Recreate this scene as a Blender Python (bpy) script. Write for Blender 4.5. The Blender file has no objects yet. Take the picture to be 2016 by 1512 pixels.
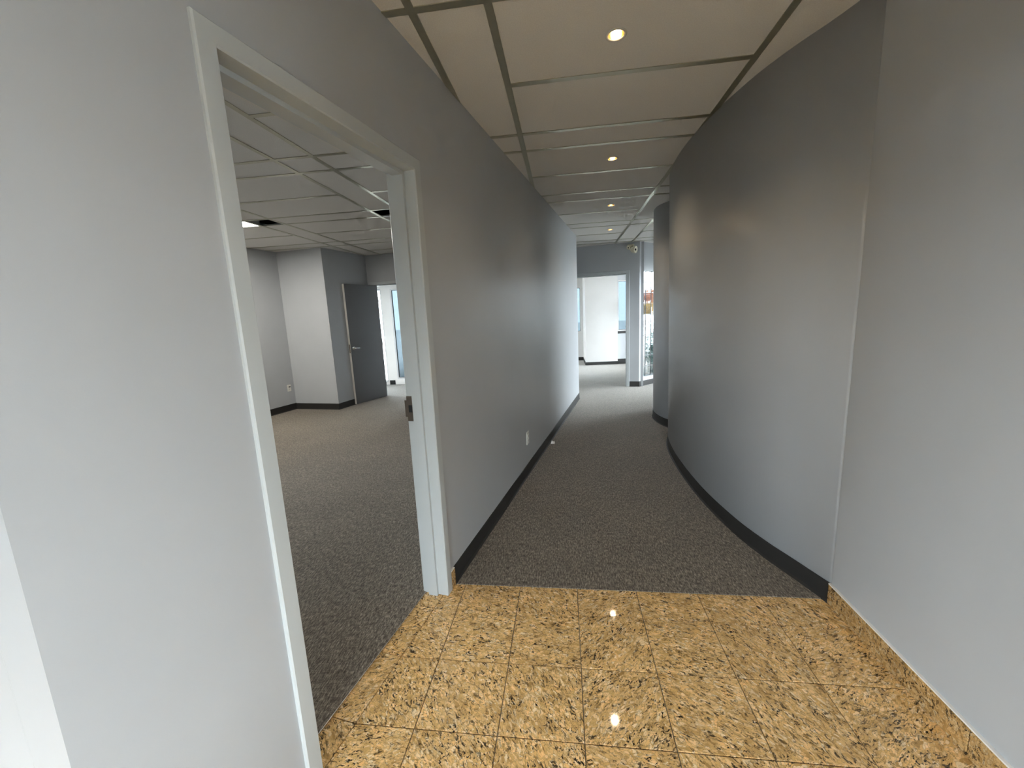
import bpy, bmesh, math, random
from mathutils import Vector, Matrix

# ------------------------------------------------------------------ scene, camera, sky, exposure
scene = bpy.context.scene
col = scene.collection
random.seed(7)

CAM_H = 1.4516          # lens height above the floor
ZC = 2.640              # ceiling height
PITCH, ROLL, YAW = math.radians(9.6018), math.radians(-2.6442), math.radians(7.5205)
F_PX = 804.98

cam_data = bpy.data.cameras.new('camera')
cam_data.sensor_fit = 'HORIZONTAL'
cam_data.sensor_width = 36.0
cam_data.lens = F_PX / 2016.0 * 36.0
cam_data.clip_start = 0.02
cam = bpy.data.objects.new('camera', cam_data)
col.objects.link(cam)
_fw = Vector((-math.sin(YAW) * math.cos(PITCH), math.cos(YAW) * math.cos(PITCH), -math.sin(PITCH)))
_r = Vector((math.cos(YAW), math.sin(YAW), 0))
_u = _r.cross(_fw)
_x = _r * math.cos(ROLL) + _u * math.sin(ROLL)
_y = -_r * math.sin(ROLL) + _u * math.cos(ROLL)
cam.matrix_world = Matrix((
    (_x.x, _y.x, -_fw.x, 0), (_x.y, _y.y, -_fw.y, 0), (_x.z, _y.z, -_fw.z, CAM_H), (0, 0, 0, 1)))
scene.camera = cam

world = bpy.data.worlds.new('sky')
scene.world = world
world.use_nodes = True
bg = world.node_tree.nodes['Background']
bg.inputs['Color'].default_value = (0.86, 0.94, 1.0, 1)
SKY = 19.0
bg.inputs['Strength'].default_value = SKY

scene.view_settings.view_transform = 'Standard'
scene.view_settings.look = 'None'
scene.view_settings.gamma = 1.0
scene.view_settings.use_curve_mapping = False
scene.view_settings.exposure = 0.12

DOWNLIGHT_W = 12.0
cy = scene.cycles
cy.max_bounces, cy.diffuse_bounces, cy.glossy_bounces, cy.transmission_bounces, cy.transparent_max_bounces = 6, 4, 2, 5, 10
cy.adaptive_threshold = 0.15
cy.adaptive_min_samples = 24
FLUOR = 82.0


# ------------------------------------------------------------------ material helpers
def new_mat(name):
    m = bpy.data.materials.new(name)
    m.use_nodes = True
    nt = m.node_tree
    for n in list(nt.nodes):
        nt.nodes.remove(n)
    out = nt.nodes.new('ShaderNodeOutputMaterial')
    return m, nt, out


def N(nt, kind, **kw):
    n = nt.nodes.new(kind)
    for k, v in kw.items():
        setattr(n, k, v)
    return n


def pbsdf(nt, out, color=(0.5, 0.5, 0.5), rough=0.5, metal=0.0, spec=0.5):
    b = N(nt, 'ShaderNodeBsdfPrincipled')
    b.inputs['Base Color'].default_value = (*color, 1)
    b.inputs['Roughness'].default_value = rough
    b.inputs['Metallic'].default_value = metal
    b.inputs['Specular IOR Level'].default_value = spec
    nt.links.new(b.outputs[0], out.inputs[0])
    return b


def ramp(nt, fac, stops, mode='LINEAR'):
    r = N(nt, 'ShaderNodeValToRGB')
    r.color_ramp.interpolation = mode
    el = r.color_ramp.elements
    while len(el) < len(stops):
        el.new(0.5)
    for e, (p, c) in zip(el, stops):
        e.position = p
        e.color = (*c, 1) if len(c) == 3 else c
    nt.links.new(fac, r.inputs[0])
    return r.outputs[0]


def noise(nt, vec, scale, detail=3, rough=0.55, dist=0.0):
    n = N(nt, 'ShaderNodeTexNoise')
    n.inputs['Scale'].default_value = scale
    n.inputs['Detail'].default_value = detail
    n.inputs['Roughness'].default_value = rough
    n.inputs['Distortion'].default_value = dist
    nt.links.new(vec, n.inputs['Vector'])
    return n.outputs[0]


def mapping(nt, vec, scale=(1, 1, 1), rot=(0, 0, 0)):
    mp = N(nt, 'ShaderNodeMapping')
    mp.inputs['Scale'].default_value = scale
    mp.inputs['Rotation'].default_value = rot
    nt.links.new(vec, mp.inputs['Vector'])
    return mp.outputs[0]


def mixc(nt, fac, a, b, blend='MIX'):
    m = N(nt, 'ShaderNodeMix', data_type='RGBA', blend_type=blend)
    for sock, v in ((m.inputs[0], fac), (m.inputs[6], a), (m.inputs[7], b)):
        if hasattr(v, 'links'):
            nt.links.new(v, sock)
        elif isinstance(v, (int, float)):
            sock.default_value = v
        else:
            sock.default_value = (*v, 1)
    return m.outputs[2]


def bump(nt, height, b, strength=0.2, dist=0.002):
    bm_ = N(nt, 'ShaderNodeBump')
    bm_.inputs['Strength'].default_value = strength
    bm_.inputs['Distance'].default_value = dist
    nt.links.new(height, bm_.inputs['Height'])
    nt.links.new(bm_.outputs[0], b.inputs['Normal'])


def objco(nt):
    return N(nt, 'ShaderNodeTexCoord').outputs['Object']


def paint(name, color, rough, spec=0.5, peel=0.10, mottle=0.03):
    m, nt, out = new_mat(name)
    b = pbsdf(nt, out, color, rough, 0, spec)
    co = objco(nt)
    n = noise(nt, co, 1.3, 3)
    c0 = tuple(c * (1 - mottle) for c in color)
    c1 = tuple(min(1, c * (1 + mottle)) for c in color)
    nt.links.new(ramp(nt, n, [(0.35, c0), (0.65, c1)]), b.inputs['Base Color'])
    bump(nt, noise(nt, co, 260, 2), b, peel, 0.001)
    return m


def plain(name, color, rough, metal=0.0, spec=0.5, var=0.04, scale=30):
    m, nt, out = new_mat(name)
    b = pbsdf(nt, out, color, rough, metal, spec)
    n = noise(nt, objco(nt), scale, 2)
    nt.links.new(ramp(nt, n, [(0.3, tuple(c * (1 - var) for c in color)), (0.7, tuple(min(1, c * (1 + var)) for c in color))]), b.inputs['Base Color'])
    return m


def glow(name, color, strength):
    m, nt, out = new_mat(name)
    e = N(nt, 'ShaderNodeEmission')
    e.inputs[0].default_value = (*color, 1)
    e.inputs[1].default_value = strength
    nt.links.new(e.outputs[0], out.inputs[0])
    return m


def pane_glass(name, tint):
    m, nt, out = new_mat(name)
    t = N(nt, 'ShaderNodeBsdfTransparent')
    t.inputs[0].default_value = (*[c ** 0.5 for c in tint], 1)   # two faces a pane
    g = N(nt, 'ShaderNodeBsdfGlossy')
    g.inputs['Roughness'].default_value = 0.02
    fr = N(nt, 'ShaderNodeFresnel')
    fr.inputs[0].default_value = 1.45
    mx = N(nt, 'ShaderNodeMixShader')
    nt.links.new(fr.outputs[0], mx.inputs[0])
    nt.links.new(t.outputs[0], mx.inputs[1])
    nt.links.new(g.outputs[0], mx.inputs[2])
    nt.links.new(mx.outputs[0], out.inputs[0])
    return m


def granite(name, dark=1.0):
    m, nt, out = new_mat(name)
    b = pbsdf(nt, out, (0.5, 0.35, 0.18), 0.045, 0, 0.45)
    co = objco(nt)
    info = N(nt, 'ShaderNodeObjectInfo')
    rnd = info.outputs['Random']
    # every slab is cut from another place of the block and laid in another turn
    cmb = N(nt, 'ShaderNodeCombineXYZ')
    mu = N(nt, 'ShaderNodeMath', operation='MULTIPLY')
    mu.inputs[1].default_value = 57.0
    nt.links.new(rnd, mu.inputs[0])
    nt.links.new(mu.outputs[0], cmb.inputs[0])
    nt.links.new(mu.outputs[0], cmb.inputs[2])
    rot = N(nt, 'ShaderNodeVectorRotate', rotation_type='Z_AXIS')
    ang = N(nt, 'ShaderNodeMath', operation='MULTIPLY')
    ang.inputs[1].default_value = 40.0
    nt.links.new(rnd, ang.inputs[0])
    sn = N(nt, 'ShaderNodeMath', operation='SINE')
    nt.links.new(ang.outputs[0], sn.inputs[0])
    nt.links.new(sn.outputs[0], rot.inputs['Angle'])
    nt.links.new(co, rot.inputs['Vector'])
    add = N(nt, 'ShaderNodeVectorMath', operation='ADD')
    nt.links.new(rot.outputs[0], add.inputs[0])
    nt.links.new(cmb.outputs[0], add.inputs[1])
    v = add.outputs[0]
    vs = mapping(nt, v, (0.70, 1.25, 1.0), (0, 0, 0.5))
    # flakes: warped cells with brown seams
    nz = N(nt, 'ShaderNodeTexNoise')
    nz.inputs['Scale'].default_value = 38
    nz.inputs['Detail'].default_value = 4
    nt.links.new(vs, nz.inputs['Vector'])
    off = N(nt, 'ShaderNodeVectorMath', operation='MULTIPLY_ADD')
    nt.links.new(nz.outputs['Color'], off.inputs[0])
    off.inputs[1].default_value = (0.035, 0.035, 0.035)
    nt.links.new(vs, off.inputs[2])
    vd = off.outputs[0]
    cell = N(nt, 'ShaderNodeTexVoronoi')
    cell.inputs['Scale'].default_value = 84
    nt.links.new(vd, cell.inputs['Vector'])
    sep = N(nt, 'ShaderNodeSeparateColor')
    nt.links.new(cell.outputs['Color'], sep.inputs[0])
    flake = ramp(nt, sep.outputs[0], [(0.0, (0.48, 0.29, 0.10)), (0.10, (0.74, 0.465, 0.180)), (0.45, (0.88, 0.575, 0.250)), (0.80, (0.94, 0.655, 0.330)), (1.0, (0.97, 0.78, 0.50))])
    blob = ramp(nt, noise(nt, v, 13, 4, 0.6, 0.5), [(0.38, (0.78, 0.74, 0.68)), (0.54, (1.0, 0.98, 0.95)), (0.68, (1.12, 1.05, 0.98))])
    c1 = mixc(nt, 1.0, flake, blob, 'MULTIPLY')
    seam = N(nt, 'ShaderNodeTexVoronoi', feature='DISTANCE_TO_EDGE')
    seam.inputs['Scale'].default_value = 84
    nt.links.new(vd, seam.inputs['Vector'])
    sm = ramp(nt, seam.outputs['Distance'], [(0.0, (0.75, 0.75, 0.75)), (0.10, (0, 0, 0))])
    c2a = mixc(nt, sm, c1, (0.46, 0.285, 0.115))
    vein = ramp(nt, noise(nt, mapping(nt, vd, (1.0, 1.9, 1.0), (0, 0, 0.7)), 40, 6, 0.72, 0.6), [(0.555, (0, 0, 0)), (0.62, (1, 1, 1))])
    c2 = mixc(nt, vein, c2a, (0.070, 0.048, 0.026))
    dk = ramp(nt, noise(nt, vd, 105, 3, 0.62, 0.3), [(0.555, (0, 0, 0)), (0.59, (1, 1, 1))])
    patch = ramp(nt, noise(nt, v, 15, 3, 0.6, 0.3), [(0.38, (0.10, 0.10, 0.10)), (0.60, (1, 1, 1))])
    dkm = mixc(nt, 1.0, dk, patch, 'MULTIPLY')
    c3 = mixc(nt, dkm, c2, (0.022, 0.018, 0.014))
    qz = ramp(nt, noise(nt, v, 95, 2, 0.5), [(0.68, (0, 0, 0)), (0.73, (1, 1, 1))])
    c4 = mixc(nt, qz, c3, (0.90, 0.76, 0.52))
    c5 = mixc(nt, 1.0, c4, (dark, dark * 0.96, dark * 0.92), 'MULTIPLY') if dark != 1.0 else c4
    nt.links.new(c5, b.inputs['Base Color'])
    return m


def carpet(name):
    m, nt, out = new_mat(name)
    b = pbsdf(nt, out, (0.08, 0.075, 0.065), 0.95, 0, 0.15)
    co = objco(nt)
    st = noise(nt, mapping(nt, co, (170, 40, 60)), 1.0, 3, 0.7)
    st2 = noise(nt, mapping(nt, co, (40, 170, 60)), 1.0, 2, 0.6)
    fine = noise(nt, co, 260, 2, 0.7)
    big = noise(nt, co, 2.0, 2)
    c = ramp(nt, st, [(0.32, (0.060, 0.049, 0.038)), (0.50, (0.165, 0.138, 0.108)), (0.68, (0.35, 0.302, 0.240))])
    c = mixc(nt, 0.40, c, ramp(nt, st2, [(0.35, (0.45, 0.45, 0.45)), (0.65, (1.45, 1.45, 1.45))]), 'MULTIPLY')
    c = mixc(nt, 0.5, c, ramp(nt, fine, [(0.35, (0.60, 0.60, 0.60)), (0.65, (1.4, 1.4, 1.4))]), 'MULTIPLY')
    c = mixc(nt, 0.35, c, ramp(nt, big, [(0.4, (0.85, 0.85, 0.85)), (0.6, (1.1, 1.1, 1.1))]), 'MULTIPLY')
    b.inputs['Sheen Weight'].default_value = 0.35
    b.inputs['Sheen Roughness'].default_value = 0.35
    nt.links.new(c, b.inputs['Base Color'])
    bump(nt, st, b, 0.5, 0.003)
    return m


def tile_ceiling(name):
    m, nt, out = new_mat(name)
    b = pbsdf(nt, out, (0.62, 0.60, 0.56), 0.9, 0, 0.2)
    co = objco(nt)
    n = noise(nt, co, 190, 3, 0.7)
    nt.links.new(ramp(nt, n, [(0.3, (0.66, 0.635, 0.59)), (0.7, (0.76, 0.735, 0.69))]), b.inputs['Base Color'])
    bump(nt, n, b, 0.25, 0.002)
    return m


def block_glass(name):
    m, nt, out = new_mat(name)
    co = objco(nt)
    nz = noise(nt, mapping(nt, co, (1, 1, 1), (0.3, 0.2, 0.8)), 22, 1, 0.4, 0.8)
    g = N(nt, 'ShaderNodeBsdfRefraction')
    g.inputs['IOR'].default_value = 1.05
    g.inputs['Roughness'].default_value = 0.05
    g.inputs['Color'].default_value = (0.62, 0.65, 0.66, 1)
    bp = N(nt, 'ShaderNodeBump')
    bp.inputs['Strength'].default_value = 1.0
    bp.inputs['Distance'].default_value = 0.004
    nt.links.new(nz, bp.inputs['Height'])
    nt.links.new(bp.outputs[0], g.inputs['Normal'])
    t = N(nt, 'ShaderNodeBsdfTransparent')
    t.inputs[0].default_value = (0.60, 0.63, 0.64, 1)
    gl = N(nt, 'ShaderNodeBsdfGlossy')
    gl.inputs['Roughness'].default_value = 0.08
    nt.links.new(bp.outputs[0], gl.inputs['Normal'])
    a = N(nt, 'ShaderNodeMixShader')
    a.inputs[0].default_value = 0.25
    nt.links.new(g.outputs[0], a.inputs[1])
    nt.links.new(t.outputs[0], a.inputs[2])
    mx = N(nt, 'ShaderNodeMixShader')
    mx.inputs[0].default_value = 0.01
    nt.links.new(a.outputs[0], mx.inputs[1])
    nt.links.new(gl.outputs[0], mx.inputs[2])
    nt.links.new(mx.outputs[0], out.inputs[0])
    return m


M = {
    'wall': paint('grey_wall_paint', (0.447, 0.464, 0.482), 0.36, 0.5),
    'frame': paint('pale_grey_frame_enamel', (0.50, 0.53, 0.535), 0.30, 0.5, 0.03),
    'doorleaf': paint('grey_door_enamel', (0.105, 0.105, 0.105), 0.42, 0.5, 0.03),
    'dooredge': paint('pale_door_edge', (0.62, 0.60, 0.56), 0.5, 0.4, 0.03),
    'white': paint('white_wall_paint', (0.62, 0.605, 0.59), 0.5, 0.4),
    'bright_white': paint('warm_white_paint', (0.82, 0.78, 0.73), 0.5, 0.4),
    'granite': granite('polished_gold_granite'),
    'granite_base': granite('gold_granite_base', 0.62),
    'grout': plain('grey_grout', (0.16, 0.13, 0.09), 0.9),
    'carpet': carpet('charcoal_carpet'),
    'rubber': plain('black_rubber_base', (0.022, 0.021, 0.020), 0.55, 0, 0.4),
    'ctile': tile_ceiling('mineral_ceiling_tile'),
    'tee': plain('satin_metal_tee', (0.50, 0.48, 0.37), 0.30, 0.9),
    'plenum': plain('dark_plenum', (0.012, 0.011, 0.011), 0.9),
    'caulk': plain('white_caulk', (0.78, 0.76, 0.72), 0.6),
    'ivory': plain('ivory_plastic', (0.80, 0.78, 0.72), 0.35),
    'cream': plain('aged_cream_plastic', (0.72, 0.66, 0.50), 0.4),
    'dark': plain('dark_slot', (0.01, 0.01, 0.01), 0.6),
    'bronze': plain('bronze_metal', (0.16, 0.13, 0.105), 0.42, 0.8),
    'chrome': plain('chrome_metal', (0.80, 0.80, 0.80), 0.16, 1.0),
    'edge_metal': plain('bright_edge_metal', (0.82, 0.78, 0.72), 0.25, 0.9),
    'alu': plain('pale_aluminium', (0.66, 0.65, 0.63), 0.4, 0.3),
    'alu_dark': plain('dark_gasket', (0.05, 0.05, 0.05), 0.5),
    'clear': pane_glass('clear_glass', (0.93, 0.95, 0.95)),
    'blue': pane_glass('blue_tinted_glass', (0.040, 0.052, 0.060)),
    'block': block_glass('wavy_block_glass'),
    'mortar': plain('grey_mortar', (0.20, 0.21, 0.22), 0.8),
    'ring': plain('greige_trim', (0.60, 0.57, 0.52), 0.6),
    'bulb': glow('warm_bulb', (1.0, 0.72, 0.38), 40),
    'reflector': plain('gold_reflector', (0.9, 0.62, 0.30), 0.22, 1.0),
    'tube': glow('fluorescent_diffuser', (1.0, 0.95, 0.86), FLUOR),
    'concrete': plain('dark_asphalt', (0.10, 0.10, 0.10), 0.9, 0, 0.3, 0.12, 3),
    'terrace': plain('pale_terrace_concrete', (0.62, 0.62, 0.60), 0.9, 0, 0.3, 0.08, 3),
    'bark': plain('grey_bark', (0.13, 0.10, 0.075), 0.9, 0, 0.2, 0.3, 20),
    'leaf_orange': plain('orange_leaf', (0.80, 0.26, 0.06), 0.6, 0, 0.3, 0.25, 6),
    'leaf_yellow': plain('yellow_leaf', (0.85, 0.52, 0.06), 0.6, 0, 0.3, 0.25, 6),
    'leaf_green': plain('blue_green_leaf', (0.10, 0.25, 0.20), 0.6, 0, 0.3, 0.25, 6),
    'stucco_blue': plain('pale_blue_stucco', (0.35, 0.50, 0.62), 0.9),
    'stucco_white': plain('white_stucco', (0.8, 0.8, 0.78), 0.9),
}


# ------------------------------------------------------------------ mesh helpers
def mesh_obj(name, verts, faces, mat, parent=None, smooth=False, mats=None, mat_idx=None):
    me = bpy.data.meshes.new(name)
    me.from_pydata([tuple(v) for v in verts], [], faces)
    me.validate()
    bm = bmesh.new()
    bm.from_mesh(me)
    bmesh.ops.recalc_face_normals(bm, faces=bm.faces)
    bm.to_mesh(me)
    bm.free()
    for mm in (mats or [mat]):
        me.materials.append(M[mm])
    if mat_idx:
        for p, i in zip(me.polygons, mat_idx):
            p.material_index = i
    if smooth:
        for p in me.polygons:
            p.use_smooth = True
    o = bpy.data.objects.new(name, me)
    col.objects.link(o)
    if parent is not None:
        o.parent = parent
    return o


class MB:
    """collects solids into one mesh"""
    def __init__(self):
        self.v, self.f = [], []

    def add(self, verts, faces):
        k = len(self.v)
        self.v += [tuple(p) for p in verts]
        self.f += [[i + k for i in f] for f in faces]
        return self

    def prism(self, poly, z0, z1):
        n = len(poly)
        vs = [(p[0], p[1], z0) for p in poly] + [(p[0], p[1], z1) for p in poly]
        fs = [list(range(n))[::-1], list(range(n, 2 * n))] + [[i, (i + 1) % n, n + (i + 1) % n, n + i] for i in range(n)]
        return self.add(vs, fs)

    def box(self, a, b):
        x0, y0, z0 = a
        x1, y1, z1 = b
        return self.prism([(x0, y0), (x1, y0), (x1, y1), (x0, y1)], z0, z1)

    def obox(self, fr, s0, s1, o0, o1, z0, z1):
        """box in a wall frame: s along, o out of the face"""
        return self.prism([fr(s0, o0)[:2], fr(s1, o0)[:2], fr(s1, o1)[:2], fr(s0, o1)[:2]], z0, z1)

    def lathe(self, prof, org, axis, seg=20, caps=True):
        """prof: list of (radius, height) around axis through org"""
        axis = Vector(axis).normalized()
        a = axis.orthogonal().normalized()
        b = axis.cross(a)
        org = Vector(org)
        vs, fs = [], []
        for r, h in prof:
            for i in range(seg):
                t = 2 * math.pi * i / seg
                vs.append(org + axis * h + (a * math.cos(t) + b * math.sin(t)) * r)
        for j in range(len(prof) - 1):
            for i in range(seg):
                k = (i + 1) % seg
                fs.append([j * seg + i, j * seg + k, (j + 1) * seg + k, (j + 1) * seg + i])
        if caps and prof[0][0] > 1e-6:
            fs.append(list(range(seg))[::-1])
        if caps and prof[-1][0] > 1e-6:
            fs.append([(len(prof) - 1) * seg + i for i in range(seg)])
        return self.add(vs, fs)

    def tube(self, pts, radii, seg=8):
        vs, fs = [], []
        pts = [Vector(p) for p in pts]
        n = len(pts)
        for j, p in enumerate(pts):
            d = (pts[min(j + 1, n - 1)] - pts[max(j - 1, 0)]).normalized()
            up = Vector((0, 0, 1)) if abs(d.z) < 0.9 else Vector((1, 0, 0))
            a = d.cross(up).normalized()
            b = d.cross(a)
            for i in range(seg):
                t = 2 * math.pi * i / seg
                vs.append(p + (a * math.cos(t) + b * math.sin(t)) * radii[j])
        for j in range(n - 1):
            for i in range(seg):
                k = (i + 1) % seg
                fs.append([j * seg + i, j * seg + k, (j + 1) * seg + k, (j + 1) * seg + i])
        fs.append(list(range(seg))[::-1])
        fs.append([(n - 1) * seg + i for i in range(seg)])
        return self.add(vs, fs)

    def build(self, name, mat, parent=None, smooth=False, bevel=0.0, seg=2):
        o = mesh_obj(name, self.v, self.f, mat, parent, smooth)
        if bevel:
            md = o.modifiers.new('bevel', 'BEVEL')
            md.width = bevel
            md.segments = seg
            md.limit_method = 'ANGLE'
        return o


def empty(name, loc=(0, 0, 0)):
    o = bpy.data.objects.new(name, None)
    o.empty_display_size = 0.1
    col.objects.link(o)
    o.location = loc
    return o


def tag(o, label, cat, kind=None, group=None):
    o['label'] = label
    o['category'] = cat
    if kind:
        o['kind'] = kind
    if group:
        o['group'] = group
    return o


def struct(o, label, cat):
    return tag(o, label, cat, 'structure')


def keep_parent(o, root):
    """parent without moving: the root sits at a location of its own"""
    o.parent = root
    o.matrix_parent_inverse = Matrix.Translation(-Vector(root.location))
    return o


# ------------------------------------------------------------------ the plan
WA, WB = -0.9848, 0.1765                      # long wall of the passage: x = WA + WB * y
_h = math.hypot(1, WB)
WN = Vector((1 / _h, -WB / _h, 0))            # out of the wall, into the passage
WT = Vector((WB / _h, 1 / _h, 0))             # along the wall, away from the lens
WP = Vector((WA, 0, 0))


def frame_of(org, t, n):
    org, t, n = Vector(org), Vector(t).normalized(), Vector(n).normalized()
    return lambda s, o, z=0.0: org + t * s + n * o + Vector((0, 0, z))


def seg_frame(a, b, flip=False):
    a, b = Vector((*a, 0)), Vector((*b, 0))
    t = (b - a).normalized()
    n = Vector((t.y, -t.x, 0))
    if flip:
        n = -n
    return frame_of(a, t, n), (b - a).length


LW = frame_of(WP, WT, WN)
TH = 0.125                                   # partition thickness
S_NEAR, S_FAR = 0.510, 6.985                 # ends of the long wall
OUT_Z = ZC + 0.42                            # roof underside

# ------------------------------------------------------------------ floors
CY = 1.981                                   # granite ends, carpet starts
T = 0.3032
CX0, RY0 = -0.5689, 1.7898
JOINT_OFF, EDGE_OFF = -0.018, -0.119


def s_at_y(y, off):
    return (y - WP.y - WN.y * off) / WT.y


def pt2(v):
    return (v.x, v.y)


hall = [pt2(LW(s_at_y(CY, -0.06), -0.06)), (3.0, CY), (3.0, 13.2), (-2.2, 13.2), (-2.2, 7.19), pt2(LW(6.90, -0.06))]
o = MB().prism(hall, -0.03, 0.003).build('floor_hall', 'carpet')
struct(o, 'dark grey streaked carpet running down the passage between the straight and curved walls', 'carpet')
office = [pt2(LW(0.57, EDGE_OFF - 0.003)), pt2(LW(6.88, EDGE_OFF - 0.003)), (-2.2, 7.16), (-2.2, 9.1), (-6.6, 9.1), pt2(LW(0.57, -5.6))]
o = MB().prism(office, -0.03, 0.003).build('floor_office', 'carpet')
struct(o, 'dark grey carpet of the side office seen through the open doorway', 'carpet')

lobby = empty('floor_lobby', (0.3, 1.0, 0))
struct(lobby, 'polished golden granite tile floor in front of the passage', 'floor')
JW = 0.0016                                  # half a joint


def clip(poly, a, b, c):
    """keep a*x + b*y <= c"""
    res = []
    for i in range(len(poly)):
        p, q = poly[i], poly[(i + 1) % len(poly)]
        dp, dq = a * p[0] + b * p[1] - c, a * q[0] + b * q[1] - c
        if dp <= 0:
            res.append(p)
        if dp * dq < 0:
            k = dp / (dp - dq)
            res.append((p[0] + (q[0] - p[0]) * k, p[1] + (q[1] - p[1]) * k))
    return res


def slab(name, poly, z1, thick, mat, parent, chamfer=0.0012):
    """a stone with arrised top edge, origin at its own middle"""
    cx = sum(p[0] for p in poly) / len(poly)
    cy = sum(p[1] for p in poly) / len(poly)
    n = len(poly)
    loc = [(p[0] - cx, p[1] - cy) for p in poly]

    def inset(p):
        L = math.hypot(*p) or 1
        k = (L - chamfer * 1.4) / L
        return (p[0] * k, p[1] * k)
    ins = [inset(p) for p in loc]
    vs = [(x, y, -thick) for x, y in loc] + [(x, y, -chamfer) for x, y in loc] + [(x, y, 0) for x, y in ins]
    fs = [list(range(n))[::-1], list(range(2 * n, 3 * n))]
    for L in (0, n):
        fs += [[L + i, L + (i + 1) % n, L + n + (i + 1) % n, L + n + i] for i in range(n)]
    o = mesh_obj(name, vs, fs, mat)
    o.location = (cx, cy, z1)
    if parent is not None:
        keep_parent(o, parent)
    return o


RX = 1.250                                   # face of the flat right wall
shared_tile = None
rows = [(RY0, CY)] + [(RY0 - (k + 1) * T, RY0 - k * T) for k in range(6)]
for r, (y0, y1) in enumerate(rows):
    for k in range(-2, 6):
        x0, x1 = CX0 + k * T, CX0 + (k + 1) * T
        poly = [(x0 + JW, y0 + JW), (x1 - JW, y0 + JW), (x1 - JW, y1 - (JW if r else 0)), (x0 + JW, y1 - (JW if r else 0))]
        full = (r > 0)
        # the long wall's foot cuts the left-most stones (only where that wall stands)
        c = WN.x * WP.x + WN.y * WP.y + JOINT_OFF
        if y1 > 0.45:
            q = clip(poly, -WN.x, -WN.y, -(c + JW))
        else:
            q = poly
        if len(q) < 3:
            continue
        ar = abs(sum(q[i][0] * q[(i + 1) % len(q)][1] - q[(i + 1) % len(q)][0] * q[i][1] for i in range(len(q)))) / 2
        if ar < 4e-4:
            continue
        if full and len(q) == 4 and abs(ar - (T - 2 * JW) ** 2) < 1e-6:
            if shared_tile is None:
                o = slab('tile', q, 0.0 + random.uniform(-0.0004, 0.0004), 0.02, 'granite', lobby)
                shared_tile = o.data
            else:
                o = bpy.data.objects.new('tile', shared_tile)
                col.objects.link(o)
                o.location = (sum(p[0] for p in q) / 4, sum(p[1] for p in q) / 4, random.uniform(-0.0004, 0.0004))
                keep_parent(o, lobby)
        else:
            slab('tile', q, 0.0, 0.02, 'granite', lobby)
# threshold stones in the doorway
cuts = [1.012] + sorted(s_at_y(RY0 - k * T, JOINT_OFF) for k in range(3)) + [1.918]
cuts = [c for c in cuts if 1.012 <= c <= 1.918]
for a, b in zip(cuts[:-1], cuts[1:]):
    poly = [pt2(LW(a + JW, JOINT_OFF - JW)), pt2(LW(b - JW, JOINT_OFF - JW)), pt2(LW(b - JW, EDGE_OFF)), pt2(LW(a + JW, EDGE_OFF))]
    slab('tile', poly, 0.0, 0.02, 'granite', lobby)
keep_parent(MB().obox(LW, 1.012, 1.918, EDGE_OFF - 0.003, EDGE_OFF - 0.0002, -0.02, 0.0035).build('edge_strip', 'edge_metal'), lobby)
keep_parent(MB().prism([(-1.5, -0.06), (RX + 0.02, -0.06), (RX + 0.02, CY), (-0.62, CY), (-0.85, 0.4), (-1.5, 0.4)], -0.03, -0.004).build('grout_bed', 'grout'), lobby)
o = MB().prism([(-4.6, -3.7), (1.4, -3.7), (1.4, -0.03), (-4.6, -0.03)], -0.03, 0.0).build('floor_entrance', 'granite')
struct(o, 'golden granite floor of the entrance hall', 'floor')
o = MB().prism([(-4.6, -0.03), (-1.175, -0.03), (-1.0, 0.53), (-4.6, 1.2)], -0.03, -0.0005).build('floor_entrance_side', 'granite')
struct(o, 'golden granite floor beside the entrance hall corner', 'floor')


# ------------------------------------------------------------------ door frames: one pressed-steel profile swept round an opening
def door_frame(name, fr, s0, s1, zt, depth, face=0.054, proud=0.012, label='', parent=None):
    rb, rb2 = -0.045, -(depth - 0.030)
    st = 0.016
    ch = 0.004
    prof = [(face, -0.001), (face, proud - ch), (face - ch, proud), (ch, proud), (0, proud - ch),
            (0, rb), (-st, rb), (-st, rb2), (0, rb2), (0, -depth - proud + ch), (ch, -depth - proud),
            (face - ch, -depth - proud), (face, -depth - proud + ch), (face, -depth + 0.001),
            (0.02, -depth + 0.001), (0.02, -0.001)]
    n = len(prof)
    vs = []
    for (u, o) in prof:
        vs.append(fr(s0 - u, o, 0.0))
    for (u, o) in prof:
        vs.append(fr(s0 - u, o, zt + u))
    for (u, o) in prof:
        vs.append(fr(s1 + u, o, zt + u))
    for (u, o) in prof:
        vs.append(fr(s1 + u, o, 0.0))
    fs = []
    for j in range(3):
        fs += [[j * n + i, j * n + (i + 1) % n, (j + 1) * n + (i + 1) % n, (j + 1) * n + i] for i in range(n)]
    fs += [list(range(n)), [3 * n + i for i in range(n)]]
    return mesh_obj(name, vs, fs, 'frame', parent)


def wall_boxes(fr, s0, s1, o0, o1, z0, z1, holes):
    """solid wall with rectangular holes (a, b, za, zb)"""
    mb = MB()
    cur = s0
    for a, b, za, zb in sorted(holes):
        if a > cur:
            mb.obox(fr, cur, a, o0, o1, z0, z1)
        if za > z0:
            mb.obox(fr, a, b, o0, o1, z0, za)
        if zb < z1:
            mb.obox(fr, a, b, o0, o1, zb, z1)
        cur = b
    if cur < s1:
        mb.obox(fr, cur, s1, o0, o1, z0, z1)
    return mb


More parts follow.
